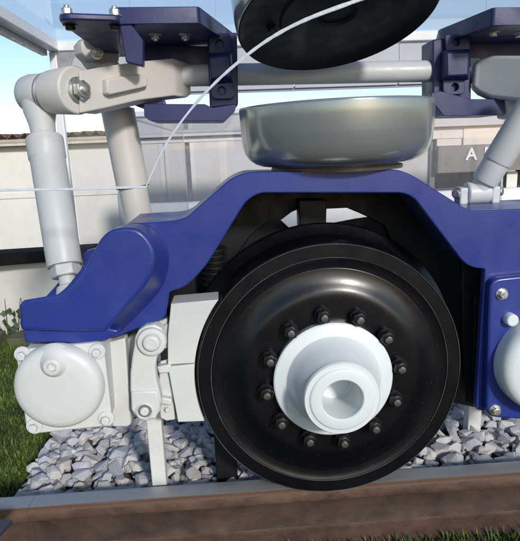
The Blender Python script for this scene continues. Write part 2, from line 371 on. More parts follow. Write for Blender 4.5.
# ------------------------------------------------------------------ wheel
WC = (0, 0, .35)
wheel = thing('wheel', (0, .05, 0), 'large black railway wheel standing on the rusty rail under the blue arch', 'wheel')
bm = B()
turn(bm, WC, (0, 1, 0), [(.150, .20), (.150, .30), (.148, .368), (.140, .381), (.128, .378), (.118, .362), (.110, .3530), (.06, .3510), (.012, .350), (.004, .3485), (0.0, .343), (0.0, .3135), (.0025, .312), (.0025, .310), (.001, .3085), (.0035, .302), (.0050, .293), (.0056, .2838), (.030, .280), (.030, .20)], 128, caps=False)
ob('tyre', bm, 'black', wheel, smooth=30)
bm = B()
turn(bm, WC, (0, 1, 0), [(.140, .12), (.130, .29), (.028, .2858), (.0066, .2855), (.0057, .2848), (.0055, .282), (.0048, .274), (.0035, .266), (.0015, .258), (-.0012, .250), (-.0045, .2425), (-.0080, .2355), (-.0106, .229), (-.0120, .2225), (-.0126, .215), (-.0128, .205), (-.0128, .12)], 128, caps=False)
ob('disc', bm, 'black', wheel, smooth=60)
bm = B()
turn(bm, WC, (0, 1, 0), [(.14, .10), (.06, .10), (.05, .150), (-.030, .151), (-.037, .1535), (-.040, .151), (-.041, .149), (-.0425, .128), (-.046, .121), (-.062, .1135), (-.085, .106), (-.110, .098), (-.128, .0925), (-.134, .0915), (-.136, .0925), (-.143, .0915), (-.1465, .0890), (-.1470, .0800), (-.1475, .0785), (-.1505, .0765), (-.152, .0735), (-.152, .0515), (-.150, .0495), (-.146, .0488), (-.040, .0485), (-.038, .046), (-.038, .0001)], 96, caps=False)
ob('hub', bm, 'hub', wheel, smooth=30)
for ra, rb_ in ((.3450, .3462), (.3112, .3124)):
    bm = B(); turn(bm, WC, (0, 1, 0), [(.004, rb_), (-.0006, rb_), (-.0006, ra), (.004, ra)], 128, caps=False); ob('turned_ring', bm, 'wornedge', wheel, smooth=30)
bsrc = None
for k in range(12):
    a = 2*math.pi*(k+.5)/12 - R(7); x, z = .1740*math.cos(a), .35+.1740*math.sin(a)
    if bsrc is None:
        bm = B(); turn(bm, (x, .05, z), (0, -1, 0), [(0, .0165), (.052, .0165), (.0625, .0165), (.066, .0185), (.0785, .0185), (.079, .0215), (.084, .0215)], 24)
        turn(bm, (x, -.034, z), (0, -1, 0), [(0, .0192), (.015, .0192), (.018, .0165)], 6, ph=.3)
        bsrc = ob('wheel_bolt', bm, 'boltblack', wheel, .0012, 1); first = (x, z)
        bm = B(); turn(bm, (x, -.051, z), (0, -1, 0), [(0, .0098), (.008, .0095), (.0092, .008)], 16)
        esrc = ob('bolt_end', bm, 'boltend', bsrc, .0008, 1)
    else:
        b = inst(bsrc, (x-first[0], 0, z-first[1]), wheel); inst(esrc, (0, 0, 0), b)
# black axle and bearing housing behind the wheel
bm = B(); turn(bm, (0, .13, .35), (0, 1, 0), [(0, .115), (.12, .115), (.13, .09), (.5, .085)], 40)
ob('axle', bm, 'blackmatt', wheel)

# ------------------------------------------------------------------ bogie frame (blue)
YF = -.03
frame = thing('bogie_frame', (0, .1, .35), 'dark blue bogie side frame arching over the black wheel', 'bogie frame')
outer = [(-0.756, 0.514), (-0.637, 0.484), (-0.564, 0.487), (-0.414, 0.537), (-0.399, 0.603), (-0.358, 0.613), (-0.309, 0.658), (-0.203, 0.814), (-0.172, 0.832), (0.173, 0.817), (0.201, 0.804), (0.328, 0.640), (0.352, 0.624), (0.385, 0.619), (0.381, 0.237), (0.700, 0.174), (0.642, 0.765), (0.340, 0.766), (0.309, 0.785), (0.194, 0.859), (0.160, 0.873), (-0.200, 0.882), (-0.238, 0.867), (-0.346, 0.781), (-0.375, 0.775), (-0.496, 0.773), (-0.552, 0.726), (-0.659, 0.607), (-0.748, 0.577)]
rad = [.004,.02,.03,.012,.01,.03,.04,.03,.03,.03,.03,.04,.03,.006,.01,0,0,.04,.05,.05,.05,.05,.06,.05,.03,.03,.05,.05,.02]
bm = B(); prism(bm, rounded(outer, rad), YF, YF+.022); ob('front_plate', bm, 'blue', frame, .003)
# top plate of the box beam follows the upper edge of the front plate
top = rounded([(0.642, 0.760), (0.340, 0.761), (0.310, 0.780), (0.194, 0.854), (0.160, 0.868), (-0.200, 0.877), (-0.238, 0.862), (-0.347, 0.776), (-0.375, 0.770), (-0.492, 0.768)], [0,.04,.05,.05,.05,.05,.06,.05,.03,0])
top = [p for p in top]
bm = B(); th = .016
loft(bm, [[(x, YF+.018, z-.001) for x, z in top] + [(x, YF+.018, z-.001-th) for x, z in reversed(top)], [(x, .225, z-.001) for x, z in top] + [(x, .225, z-.001-th) for x, z in reversed(top)]])
ob('top_plate', bm, 'blue', frame, smooth=30)
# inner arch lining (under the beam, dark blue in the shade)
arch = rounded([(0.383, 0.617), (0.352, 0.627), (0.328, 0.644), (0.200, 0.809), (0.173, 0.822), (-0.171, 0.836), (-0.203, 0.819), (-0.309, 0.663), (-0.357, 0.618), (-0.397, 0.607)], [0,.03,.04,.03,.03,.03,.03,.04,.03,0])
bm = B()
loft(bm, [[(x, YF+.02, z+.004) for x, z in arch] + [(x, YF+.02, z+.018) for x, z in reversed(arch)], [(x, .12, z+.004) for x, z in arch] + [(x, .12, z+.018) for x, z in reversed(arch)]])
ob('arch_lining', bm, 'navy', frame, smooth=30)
# rear plate, with the two clear gaps above the wheel
def rear(pts, nm='rear_plate', y0=.225, y1=.245, m='blackmatt'):
    bm = B(); prism(bm, pts, y0, y1); return ob(nm, bm, m, frame, .002, 1)
rear([(-0.355, 0.740), (-0.192, 0.854), (0.275, 0.834), (0.430, 0.742), (0.818, 0.707), (0.883, 0.038), (0.510, 0.105), (0.386, 0.141), (0.329, 0.470), (0.250, 0.591), (0.204, 0.700), (0.160, 0.725), (0.128, 0.741), (0.093, 0.757), (0.033, 0.757), (-0.045, 0.760), (-0.065, 0.753), (-0.097, 0.731), (-0.134, 0.730), (-0.188, 0.689), (-0.243, 0.616), (-0.269, 0.503), (-0.332, 0.415), (-0.551, 0.428), (-0.530, 0.665)])
rear([(-0.334, 0.407), (-0.269, 0.497), (-0.243, 0.611), (-0.187, 0.686), (-0.150, 0.726), (-0.095, 0.727), (-0.070, 0.702), (-0.035, 0.700), (-0.036, 0.637), (-0.155, 0.607)], y0=.247, y1=.262)
rear([(0.033, 0.712), (0.057, 0.711), (0.116, 0.720), (0.166, 0.725), (0.195, 0.727), (0.271, 0.682), (0.321, 0.496), (0.259, 0.499), (0.032, 0.634)], y0=.247, y1=.262)
# black bump stop with its flared pads hanging between the gaps
bm = B(); prism(bm, [(-0.053, 0.792), (0.024, 0.789), (0.020, 0.701), (-0.052, 0.704)], .16, .222); ob('bump_stop', bm, 'blackmatt', frame, .003)
# wheel guard: dark inner sheet following the wheel
gp = []
for k in range(25):
    a = R(20+140*k/24); gp.append((.43*math.cos(a), .35+.43*math.sin(a)))
# coil seat with a short black spring stack, left inside the arch
bm = B(); c0 = (-0.293, 0.180, 0.622)
prof = []
for k in range(7): prof += [(k*.016, .030), (k*.016+.004, .038), (k*.016+.010, .038), (k*.016+.014, .030)]
turn(bm, (c0[0], c0[1], c0[2]-.06), (0, 0, 1), prof, 28); ob('spring_stack', bm, 'blackmatt', frame)
# cable clip on the dark panel to the right of the wheel
bm = B(); turn(bm, (0.391, 0.020, 0.323), Vector((0.389, 0.020, 0.538))-Vector((0.391, 0.020, 0.323)), [(0, .0025), (.21, .0025)], 8); ob('cable', bm, 'blackmatt', frame)
bm = B(); box(bm, *(lambda p: (p[0]-.006, p[0]+.006, .015, .03, p[2]-.025, p[2]+.025))((0.390, 0.020, 0.511))); ob('cable_clip', bm, 'blackmatt', frame, .002, 1)
bm = B(); prism(bm, [(0.365, 0.619), (0.430, 0.616), (0.436, 0.194), (0.395, 0.215), (0.375, 0.400)], .06, .08); ob('side_liner', bm, 'blackmatt', frame, .003)
# left lobe bracket: a thick casting whose foot is wider than its face
fr = [(-0.722, 0.616), (-0.710, 0.625), (-0.635, 0.634), (-0.604, 0.649), (-0.582, 0.671), (-0.564, 0.697), (-0.546, 0.726), (-0.528, 0.754), (-0.504, 0.772), (-0.473, 0.776), (-0.446, 0.770), (-0.425, 0.748), (-0.414, 0.715), (-0.422, 0.676), (-0.443, 0.644), (-0.490, 0.594), (-0.538, 0.543), (-0.607, 0.545), (-0.667, 0.550), (-0.726, 0.556)]
bk = [(-0.748, 0.587), (-0.733, 0.596), (-0.656, 0.607), (-0.624, 0.625), (-0.600, 0.648), (-0.580, 0.677), (-0.563, 0.707), (-0.544, 0.738), (-0.516, 0.762), (-0.482, 0.773), (-0.436, 0.767), (-0.408, 0.738), (-0.391, 0.692), (-0.401, 0.640), (-0.423, 0.602), (-0.468, 0.556), (-0.521, 0.508), (-0.622, 0.509), (-0.689, 0.515), (-0.755, 0.522)]
def soften(pts, i0, i1, n=4):
    out = list(pts[:i0])
    for i in range(i0, i1):
        p0, p1, p2, p3 = (Vector(pts[j % len(pts)]) for j in (i-1, i, i+1, i+2))
        for k in range(n):
            t = k/n; out.append(tuple(.5*((2*p1)+(p2-p0)*t+(2*p0-5*p1+4*p2-p3)*t*t+(3*p1-p0-3*p2+p3)*t**3)))
    return out + list(pts[i1:])
fr = soften(fr, 2, 15); bk = soften(bk, 2, 15)
mid = [((a[0]*.82+b[0]*.18), (a[1]*.82+b[1]*.18)) for a, b in zip(fr, bk)]
ins = [(a[0]+(-.45-a[0])*0, a[1]) for a in fr]
bm = B(); loft(bm, [[(x, -.12, z) for x, z in fr], [(x, -.10, z) for x, z in mid], [(x, -.031, z) for x, z in bk]])
ob('link_bracket', bm, 'blue', frame, .007, 3, smooth=35)
# rear cheek of the bracket and the seat between the cheeks for the drop link
bm = B(); prism(bm, rounded([(-0.800, 0.485), (-0.797, 0.543), (-0.743, 0.568), (-0.701, 0.609), (-0.683, 0.630), (-0.633, 0.646), (-0.628, 0.688), (-0.570, 0.701), (-0.505, 0.714), (-0.440, 0.548), (-0.555, 0.456)], .012), .10, .125); ob('rear_cheek', bm, 'blue', frame, .003)
bm = B(); prism(bm, [(-0.716, 0.579), (-0.583, 0.587), (-0.496, 0.608), (-0.531, 0.496), (-0.722, 0.528)], -.008, .10); ob('link_seat', bm, 'blue', frame, .003)
# bottom flange of the left arm
bm = B(); prism(bm, [(-0.728, 0.554), (-0.531, 0.542), (-0.511, 0.536), (-0.541, 0.515), (-0.614, 0.511), (-0.726, 0.520)], -.106, -.034); ob('bottom_flange', bm, 'blue', frame, .004, 2)

# ------------------------------------------------------------------ right axle gearbox: blue plate with white dome
abx = thing('gearbox_cover', (0.555, -0.060, 0.197), 'round white cover bolted to a blue plate at the right edge', 'cover')
bm = B(); prism(bm, rounded([(0.386, 0.600), (0.664, 0.614), (0.707, 0.185), (0.396, 0.230)], .03), -.058, -.033); ob('mounting_plate', bm, 'blue', abx, .006, 3)
cc = (0.535, -0.060, 0.380)
bm = B(); turn(bm, (cc[0], -.057, cc[2]), (0, -1, 0), [(0, .128), (.03, .128), (.045, .1255), (.056, .118), (.062, .105), (.064, .06), (.064, .0001)], 72); ob('dome', bm, 'hub', abx, smooth=50)
p = (0.436, -0.090, 0.500)
bm = B(); turn(bm, (p[0]+.004, -.055, p[2]-.004), (0, -1, 0), [(0, .016), (.020, .016), (.024, .013)], 24); ob('filler_plug', bm, 'hub', abx, .001, 1)
for q in ((0.417, -0.060, 0.561), (0.418, -0.060, 0.249)):
    ob('bolt', bolt_bm((q[0], -.058, q[2]), (0, -1, 0), .0115, .012), 'zinc', abx, .001, 1)

# ------------------------------------------------------------------ left brake unit
brk = thing('brake_cylinder', (-0.694, -0.050, 0.262), 'white square brake cylinder with round bolted cover below the blue bracket', 'brake cylinder')
bm = B(); prism(bm, rounded([(-0.747, 0.507), (-0.548, 0.514), (-0.546, 0.303), (-0.748, 0.294)], .02), -.115, -.098); ob('flange', bm, 'white', brk, .004, 3)
bm = B(); prism(bm, rounded([(-0.733, 0.505), (-0.553, 0.506), (-0.559, 0.300), (-0.747, 0.295)], .012), -.0975, .16); ob('body', bm, 'white', brk, .006, 3)
cc = (-0.655, -0.130, 0.417)
bm = B(); turn(bm, (cc[0], -.114, cc[2]), (0, -1, 0), [(0, .102), (.010, .102), (.022, .0985), (.029, .092), (.033, .080), (.035, .05), (.0355, .0001)], 72); cov = ob('cover', bm, 'white', brk, smooth=60)
q = (-0.655, -0.150, 0.477)
bm = B(); turn(bm, (q[0], -.125, q[2]), (0, -1, 0), [(.004, .046), (.013, .041), (.019, .034), (.025, .027), (.031, .0215), (.0365, .0190), (.038, .0165), (.038, .0105), (.035, .0095), (.028, .009), (.028, .0001)], 40); ob('port', bm, 'white', cov, smooth=50)
for u in ((-0.731, -0.120, 0.496), (-0.563, -0.120, 0.493), (-0.559, -0.120, 0.324), (-0.727, -0.120, 0.316)):
    b = B(); turn(b, (u[0], -.114, u[2]), (0, -1, 0), [(0, .0195), (.006, .0185)], 24); ob('boss', b, 'white', brk, .001, 1)
    ob('bolt', bolt_bm((u[0], -.120, u[2]), (0, -1, 0), .0105, .011, False), 'white', brk, .0012, 2)
# side bracket with its angled edge, right of the cylinder
bm = B(); prism(bm, [(-0.560, 0.478), (-0.517, 0.488), (-0.523, 0.255), (-0.532, 0.247), (-0.572, 0.250)], -.02, .02); ob('side_bracket', bm, 'white', brk, .004, 2)
bm = B(); prism(bm, [(-0.547, 0.453), (-0.461, 0.502), (-0.414, 0.518), (-0.416, 0.486), (-0.493, 0.431), (-0.546, 0.356)], .03, .06); ob('hanger_arm', bm, 'white', brk, .005, 2)

hang = thing('brake_hanger', (-0.484, -0.020, 0.264), 'white curved brake hanger link between brake cylinder and wheel', 'brake hanger')
hp = [(-0.476, 0.517), (-0.458, 0.527), (-0.439, 0.529), (-0.423, 0.519), (-0.415, 0.501), (-0.415, 0.477), (-0.425, 0.460), (-0.438, 0.445), (-0.445, 0.419), (-0.445, 0.388), (-0.440, 0.358), (-0.437, 0.331), (-0.442, 0.301), (-0.456, 0.280), (-0.477, 0.274), (-0.496, 0.279), (-0.509, 0.298), (-0.512, 0.325), (-0.511, 0.363), (-0.507, 0.405), (-0.499, 0.446), (-0.491, 0.477), (-0.487, 0.500)]
bm = B(); prism(bm, hp, -.05, -.012); ob('link', bm, 'white', hang, .005, 3, smooth=35)
q = (-0.447, -0.050, 0.487)
bm = B(); turn(bm, (q[0], -.048, q[2]), (0, -1, 0), [(0, .036), (.012, .035), (.015, .032), (.015, .0225), (.012, .0215)], 36); ob('eye', bm, 'white', hang, .001, 1, smooth=50)
bm = B(); turn(bm, (q[0], -.052, q[2]), (0, -1, 0), [(0, .021), (.016, .0205), (.019, .017), (.0195, .012), (.018, .0115)], 28); ob('pin', bm, 'white', hang, smooth=50)
q = (-0.479, -0.050, 0.307)
bm = B(); turn(bm, (q[0], -.049, q[2]), (0, -1, 0), [(-.004, .0225), (.008, .0222), (.0105, .0205), (.0105, .0185), (.008, .0170), (-.004, .0168)], 28, caps=False); ob('lower_eye', bm, 'white', hang, .001, 1, smooth=30)
bm = B(); turn(bm, (q[0], -.0495, q[2]), (0, -1, 0), [(-.008, .0112), (.011, .0110), (.013, .0095)], 24); ob('lower_pin', bm, 'white', hang, .0008, 1)
bm = B(); turn(bm, (q[0], -.0562, q[2]), (0, -1, 0), [(0, .0166), (.0012, .0166)], 24); ob('pin_gap_shade', bm, 'mullion', hang)  # flat dark disc, paints the shade in the gap around the pin
bm = B(); prism(bm, [(-0.508, 0.360), (-0.444, 0.358), (-0.440, 0.318), (-0.453, 0.283), (-0.495, 0.283), (-0.512, 0.312)], -.056, -.046); ob('link_pad', bm, 'white', hang, .004, 2)

shoe = thing('brake_shoe', (-0.390, 0.050, 0.220), 'white two-piece brake shoe hugging the left rim of the wheel', 'brake shoe')
def shoe_seg(z0, z1, left, nm):
    pts = []
    for k in range(13):
        z = z0+(z1-z0)*k/12; pts.append((-math.sqrt(.3555**2-(z-.35)**2), z))
    bm = B(); prism(bm, pts + left, .004, .085); ob(nm, bm, 'white', shoe, .002, 2)
zt_, zm_, zb_ = (-0.328, 0.010, 0.567)[2], (-0.364, 0.010, 0.400)[2], (-0.335, 0.010, 0.237)[2]
shoe_seg(zm_+.0015, zt_, [(-0.401, 0.563), (-0.415, 0.480), (-0.421, 0.401)], 'shoe_block'); shoe_seg(zb_, zm_-.0015, [(-0.421, 0.396), (-0.414, 0.323), (-0.406, 0.239)], 'shoe_block')
bm = B(); prism(bm, [(-0.427, 0.501), (-0.406, 0.510), (-0.408, 0.448), (-0.420, 0.430), (-0.421, 0.375), (-0.415, 0.318), (-0.415, 0.238), (-0.439, 0.236), (-0.454, 0.246), (-0.453, 0.326), (-0.442, 0.404), (-0.429, 0.436)], .02, .07); ob('shoe_holder', bm, 'white', shoe, .003, 2)
for (u0, v0, u1, v1) in ((157,349,170,356), (156,372,168,383), (159,390,171,398)):
    pass
for pts in ([(-0.448, 0.399), (-0.412, 0.403), (-0.417, 0.381), (-0.445, 0.380)], [(-0.452, 0.316), (-0.417, 0.306), (-0.418, 0.289), (-0.449, 0.296)]):
    bm = B(); prism(bm, pts, .0, .04); ob('holder_lug', bm, 'white', shoe, .003, 2)
bm = B(); prism(bm, [(-0.437, 0.439), (-0.417, 0.442), (-0.420, 0.416), (-0.437, 0.412)], .004, .03); ob('key', bm, 'blackmatt', shoe, .002, 1)
q = (-0.406, 0.000, 0.480)
ob('bolt', bolt_bm((q[0], .018, q[2]), (0, -1, 0), .008, .012), 'white', shoe, .001, 1)
q = (-0.423, 0.000, 0.528); ob('bolt', bolt_bm((q[0], .028, q[2]), (0, -1, 0), .006, .006), 'boltblack', shoe, .001, 1)
q = (-0.432, 0.000, 0.272); ob('bolt', bolt_bm((q[0], .018, q[2]), (0, -1, 0), .007, .008), 'white', shoe, .001, 1)

# ------------------------------------------------------------------ supports on the ballast
p0 = (-0.504, 0.130, 0.170)
a = (-0.515, 0.234, -0.100)
sp1 = thing('support_post', (p0[0]+.017, .13, -.12), 'narrow white flat post standing in ballast below the brake hanger', 'post')
bm = B(); box(bm, p0[0]-.004, p0[0]+.038, .112, .150, -.12, .47); ob('upright', bm, 'post', sp1, .003)
bm = B(); box(bm, p0[0]-.03, p0[0]+.064, .085, .18, -.125, -.113); ob('foot_plate', bm, 'post', sp1, .002, 1)
p0 = (0.556, 0.360, 0.008)
sp2 = thing('support_post', (p0[0], .36, -.12), 'short white post standing in ballast below the blue gearbox plate', 'post')
bm = B(); box(bm, p0[0]-.022, p0[0]+.024, .34, .38, -.12, .45); ob('upright', bm, 'post', sp2, .003)
bm = B(); box(bm, p0[0]-.05, p0[0]+.05, .31, .41, -.125, -.113); ob('foot_plate', bm, 'post', sp2, .002, 1)
p0 = (-0.308, 0.170, 0.085)
sp3 = thing('rail_guard', (p0[0]+.01, .17, -.1), 'black upright guard bar behind the wheel beside the rail', 'guard bar')
bm = B(); box(bm, p0[0]-.014, p0[0]+.05, .155, .185, -.1, .32); ob('upright', bm, 'blackmatt', sp3, .003)
bm = B(); box(bm, p0[0]-.02, p0[0]+.056, .15, .20, -.11, -.09); ob('foot_plate', bm, 'blackmatt', sp3, .002, 1)

# ------------------------------------------------------------------ air spring: lower bowl and raised upper dish
bx, by = .038, .10
bowl = thing('air_spring', (bx, by, .878), 'shiny silver grey bowl of the air spring on top of the blue frame', 'air spring')
tilt = Matrix.Rotation(R(-1.2), 4, 'Y')
bm = B(); turn(bm, (bx, by, .878), (0, 0, 1), [(-.004, .166), (.001, .168), (.006, .166), (.0065, .156), (.014, .156), (.015, .10)], 72, caps=False); ob('plinth', bm, 'plinth', bowl, smooth=30)
bm = B(); turn(bm, (bx, by, .884), Vector((-.012, 0, 1)), [(.004, .10), (.004, .172), (.006, .190), (.012, .207), (.022, .221), (.036, .231), (.054, .2375), (.085, .2405), (.120, .2420), (.143, .2430), (.1475, .2425), (.149, .2410), (.149, .2380), (.145, .235), (.10, .233), (.06, .225), (.04, .20), (.036, .12), (.036, .0001)], 96, caps=False); ob('bowl', bm, 'bowl', bowl, smooth=40)
bm = B(); turn(bm, (bx, by, .905), Vector((-.03, 0, 1)), [(.0, .06), (.05, .06), (.06, .05), (.075, .02)], 40); ob('stop_cone', bm, 'blackmatt', bowl)

dc = Vector((.038, .06, 1.225)); dn = Vector((.10, -.33, -.9)).normalized()   # axis points down and towards the viewer
dish = thing('air_spring', dc + Vector((0, 0, .02)), 'black faced round top plate of the air spring raised above the grey bowl', 'air spring')
bm = B(); turn(bm, dc, dn, [(-.16, .06), (-.16, .235), (-.13, .244), (-.04, .245), (-.006, .243), (-.001, .240)], 96, caps=False); ob('rim', bm, 'bowl', dish, smooth=30)
bm = B(); turn(bm, dc, dn, [(-.001, .2405), (0, .237), (-.003, .233), (-.012, .222), (-.018, .19), (-.018, .14), (-.013, .135), (-.013, .05), (-.020, .045), (-.020, .0001)], 96, caps=False); ob('face', bm, 'discface', dish, smooth=30)
zc_rod = 1.408-(dc-dn*.15).z
bm = B(); turn(bm, dc-dn*.15, Vector((0, 0, 1)), [(0, .05), (.03, .05), (.035, .02), (zc_rod, .02)], 32); ob('hanger_rod', bm, 'steel', dish)
for a in (100,):
    d, e1, e2 = frame_of(dn); q = dc + (e1*math.cos(R(a)) + e2*math.sin(R(a)))*.16 - dn*.018
    ob('bolt', bolt_bm(q, dn, .010, .010), 'boltblack', dish, .001, 1)

# ------------------------------------------------------------------ anti-roll bar
arb = thing('anti_roll_bar', (0.050, 0.400, 1.146), 'pale grey torsion bar with a cream lever arm at its left end', 'torsion bar')
s0 = Vector((-0.404, 0.400, 1.152)); s1 = Vector((0.581, 0.400, 1.139))
bm = B(); L = (s1-s0).length; turn(bm, s0, s1-s0, [(0, .0315), (L, .0315)], 40); ob('shaft', bm, 'palegrey', arb, smooth=50)
bm = B(); d = (s1-s0).normalized()
def sect(u, vt, vb, y, th): return [(u, vt, vb, y, th)]
def arm_loop(a, b, th):
    a, b = Vector(a), Vector(b); bk = Vector((.35, 1, 0)).normalized()*th
    return [a, b, b+bk, a+bk]
loops = [arm_loop((-0.602, 0.150, 1.140), (-0.613, 0.150, 1.038), .075), arm_loop((-0.548, 0.195, 1.156), (-0.558, 0.195, 1.052), .075), arm_loop((-0.470, 0.265, 1.175), (-0.478, 0.265, 1.075), .08), arm_loop((-0.380, 0.325, 1.190), (-0.384, 0.325, 1.089), .09), arm_loop((-0.367, 0.345, 1.187), (-0.371, 0.345, 1.100), .09)]
loft(bm, loops); ob('lever_arm', bm, 'cream', arb, .009, 4, smooth=35)
bm = B(); rib0 = [Vector(p) for p in ((-0.555, 0.191, 1.122), (-0.480, 0.259, 1.142), (-0.461, 0.275, 1.140), (-0.455, 0.280, 1.129), (-0.458, 0.279, 1.110), (-0.476, 0.265, 1.104), (-0.551, 0.198, 1.082), (-0.558, 0.192, 1.087))]
off = Vector((.012, -.018, 0)); c = sum(rib0, Vector())/len(rib0)
loft(bm, [[p - off*.6 for p in rib0], [p+off*.5 for p in rib0], [c + (p-c)*.93 + off for p in rib0]]); ob('rib', bm, 'cream', arb, .003, 2)
pa = Vector((.80, -.58, -.02)).normalized()
e0 = Vector((-0.658, 0.190, 1.096))
bm = B(); turn(bm, e0, pa, [(-.045, .050), (-.040, .055), (.052, .060), (.058, .057)], 48); ob('boss', bm, 'cream', arb, .004, 3, smooth=40)
bm = B(); turn(bm, e0, pa, [(-.062, .045), (-.058, .052), (-.050, .052), (-.048, .047), (-.043, .047)], 48); ob('collar', bm, 'steel', arb, .002, 2, smooth=30)
ne = e0 + pa*.056
bm = B(); turn(bm, ne, pa, [(0, .033), (.006, .033), (.007, .030)], 32); ob('washer', bm, 'zinc', arb, .001, 1, smooth=30)
ob('nut', bolt_bm(ne+pa*.005, pa, .024, .018, False, .012), 'zinc', arb, .0015, 2)
# right arm
bm = B()
loops = [arm_loop((0.500, 0.345, 1.151), (0.497, 0.345, 1.089), .08), arm_loop((0.516, 0.330, 1.165), (0.515, 0.330, 1.067), .09), arm_loop((0.537, 0.300, 1.168), (0.535, 0.300, 1.050), .09), arm_loop((0.609, 0.210, 1.152), (0.618, 0.210, 1.027), .08), arm_loop((0.665, 0.120, 1.137), (0.677, 0.120, 1.010), .075)]
loft(bm, loops); ob('lever_arm', bm, 'palegrey', arb, .010, 4, smooth=35)['label'] = 'bluish pale grey lever arm at the right end'
bm = B(); turn(bm, Vector((0.484, 0.400, 1.139)), d, [(0, .034), (.004, .038), (.05, .038), (.052, .034)], 36); ob('bush', bm, 'palegrey', arb, .001, 1, smooth=40)
bm = B(); turn(bm, Vector((0.413, 0.400, 1.141)), d, [(0, .034), (.002, .055), (.012, .056), (.02, .05)], 40); ob('bush', bm, 'navy', arb, .001, 1, smooth=40)

# left drop link
lk = thing('drop_link', (-0.655, 0.030, 0.603), 'thick white vertical drop link standing on the left blue bracket', 'drop link')
hd = e0 - pa*.060
bm = B(); turn(bm, hd, -pa, [(-.002, .044), (.006, .050), (.055, .052), (.075, .049), (.088, .040), (.093, .025), (.094, .0001)], 48); ob('head', bm, 'white', lk, smooth=60)
t0 = Vector(hd - pa*.045); t1 = Vector((-0.654, 0.030, 0.595)); ax = t1-t0; L = ax.length
def tt(v): return v*L
bm = B(); turn(bm, t0, ax, [(tt(.0), .046), (tt(.09), .042), (tt(.16), .0335), (tt(.235), .031), (tt(.238), .031)], 40); ob('neck', bm, 'white', lk, smooth=60)
bm = B(); turn(bm, t0, ax, [(tt(.235), .030), (tt(.236), .046), (tt(.24), .048), (tt(.335), .0475), (tt(.345), .0445), (tt(.35), .0445), (tt(.86), .0435), (tt(.868), .0425), (tt(.869), .030)], 48); ob('tube', bm, 'white', lk, smooth=40)
bm = B(); turn(bm, t0, ax, [(tt(.868), .036), (tt(.872), .0385), (tt(.915), .0385), (tt(.92), .036)], 6, ph=.35); ob('nut', bm, 'white', lk, .002, 2)
bm = B(); turn(bm, t0, ax, [(tt(.91), .021), (tt(.955), .0205), (tt(.965), .028), (tt(1.0), .033), (tt(1.02), .034)], 32); ob('stud', bm, 'white', lk, .001, 1, smooth=50)

# right drop link
rk = thing('drop_link', (0.464, 0.200, 0.783), 'slanting pale grey drop link behind the frame at the right edge', 'drop link')
b0 = Vector((0.461, 0.200, 0.786)); b1 = Vector((0.603, 0.120, 1.083)); ax = b1-b0; L = ax.length
bm = B(); turn(bm, b0+ax*.10, ax, [(0, .018), (.002, .034), (.010, .0365), (.062, .0365), (.064, .0385), (.068, .0395), (L*.86, .0395), (L*.9, .034), (L*.92, .02)], 40); ob('tube', bm, 'palegrey', rk, smooth=40)
bm = B(); turn(bm, b0+Vector((-.034, 0, 0)), (1, .0, 0), [(0, .026), (.004, .031), (.064, .031), (.068, .026)], 36); ob('eye', bm, 'palegrey', rk, .002, 2, smooth=50)
bm = B(); turn(bm, b0, ax, [(0, .027), (.05, .026)], 30); ob('neck', bm, 'palegrey', rk)
for xa, xb in ((-.058, -.034), (.035, .058)):
    bm = B(); box(bm, b0.x+xa, b0.x+xb, b0.y-.022, b0.y+.022, b0.z-.05, b0.z+.018); ob('clevis_cheek', bm, 'palegrey', rk, .005, 3)
for sx in (-1, 1): ob('bolt', bolt_bm(b0+Vector((sx*.058, -.004, .002)), (sx*.7, -.7, 0), .0125, .012), 'zinc', rk, .001, 1)

# ------------------------------------------------------------------ rear damper behind the left arm
dm = thing('damper', (-0.530, 0.450, 0.696), 'cream white upright damper behind the cream lever arm', 'damper')
d0 = Vector((-0.586, 0.450, 1.226)); d1 = Vector((-0.528, 0.450, 0.673)); ax = d1-d0; L = ax.length
bm = B(); turn(bm, d0+Vector((-.03, .02, 0)), Vector((.55, -.83, 0)), [(-.02, .030), (-.02, .052), (.035, .052), (.04, .047), (.04, .030)], 40); ob('eye', bm, 'cream', dm, .002, 2, smooth=50)
bm = B(); turn(bm, d0, ax, [(.03, .030), (tt(.2) if False else .10, .036), (.16, .0375), (.165, .0505), (L*.72, .0505), (L*.722, .0475), (L*.725, .0475)], 40); ob('body', bm, 'cream', dm, smooth=40)
bm = B(); turn(bm, d0, ax, [(L*.715, .044), (L*1.0, .044), (L*1.3, .044)], 40); ob('lower_tube', bm, 'cream', dm, smooth=40)
bm = B(); turn(bm, d0, ax, [(L*.716, .0515), (L*.722, .0515)], 40); ob('seal_ring', bm, 'blackmatt', dm)
pn = d0 + Vector((-.045, -.045, .005))
bm = B(); turn(bm, pn, Vector((.55, -.83, 0)), [(-.03, .034), (.03, .034), (.034, .031)], 8, ph=.4); ob('pivot_pin', bm, 'cream', dm, .003, 2)
ob('bolt', bolt_bm((-0.601, 0.380, 1.218), (.3, -.9, 0), .014, .02, True, .006), 'zinc', dm, .001, 1)

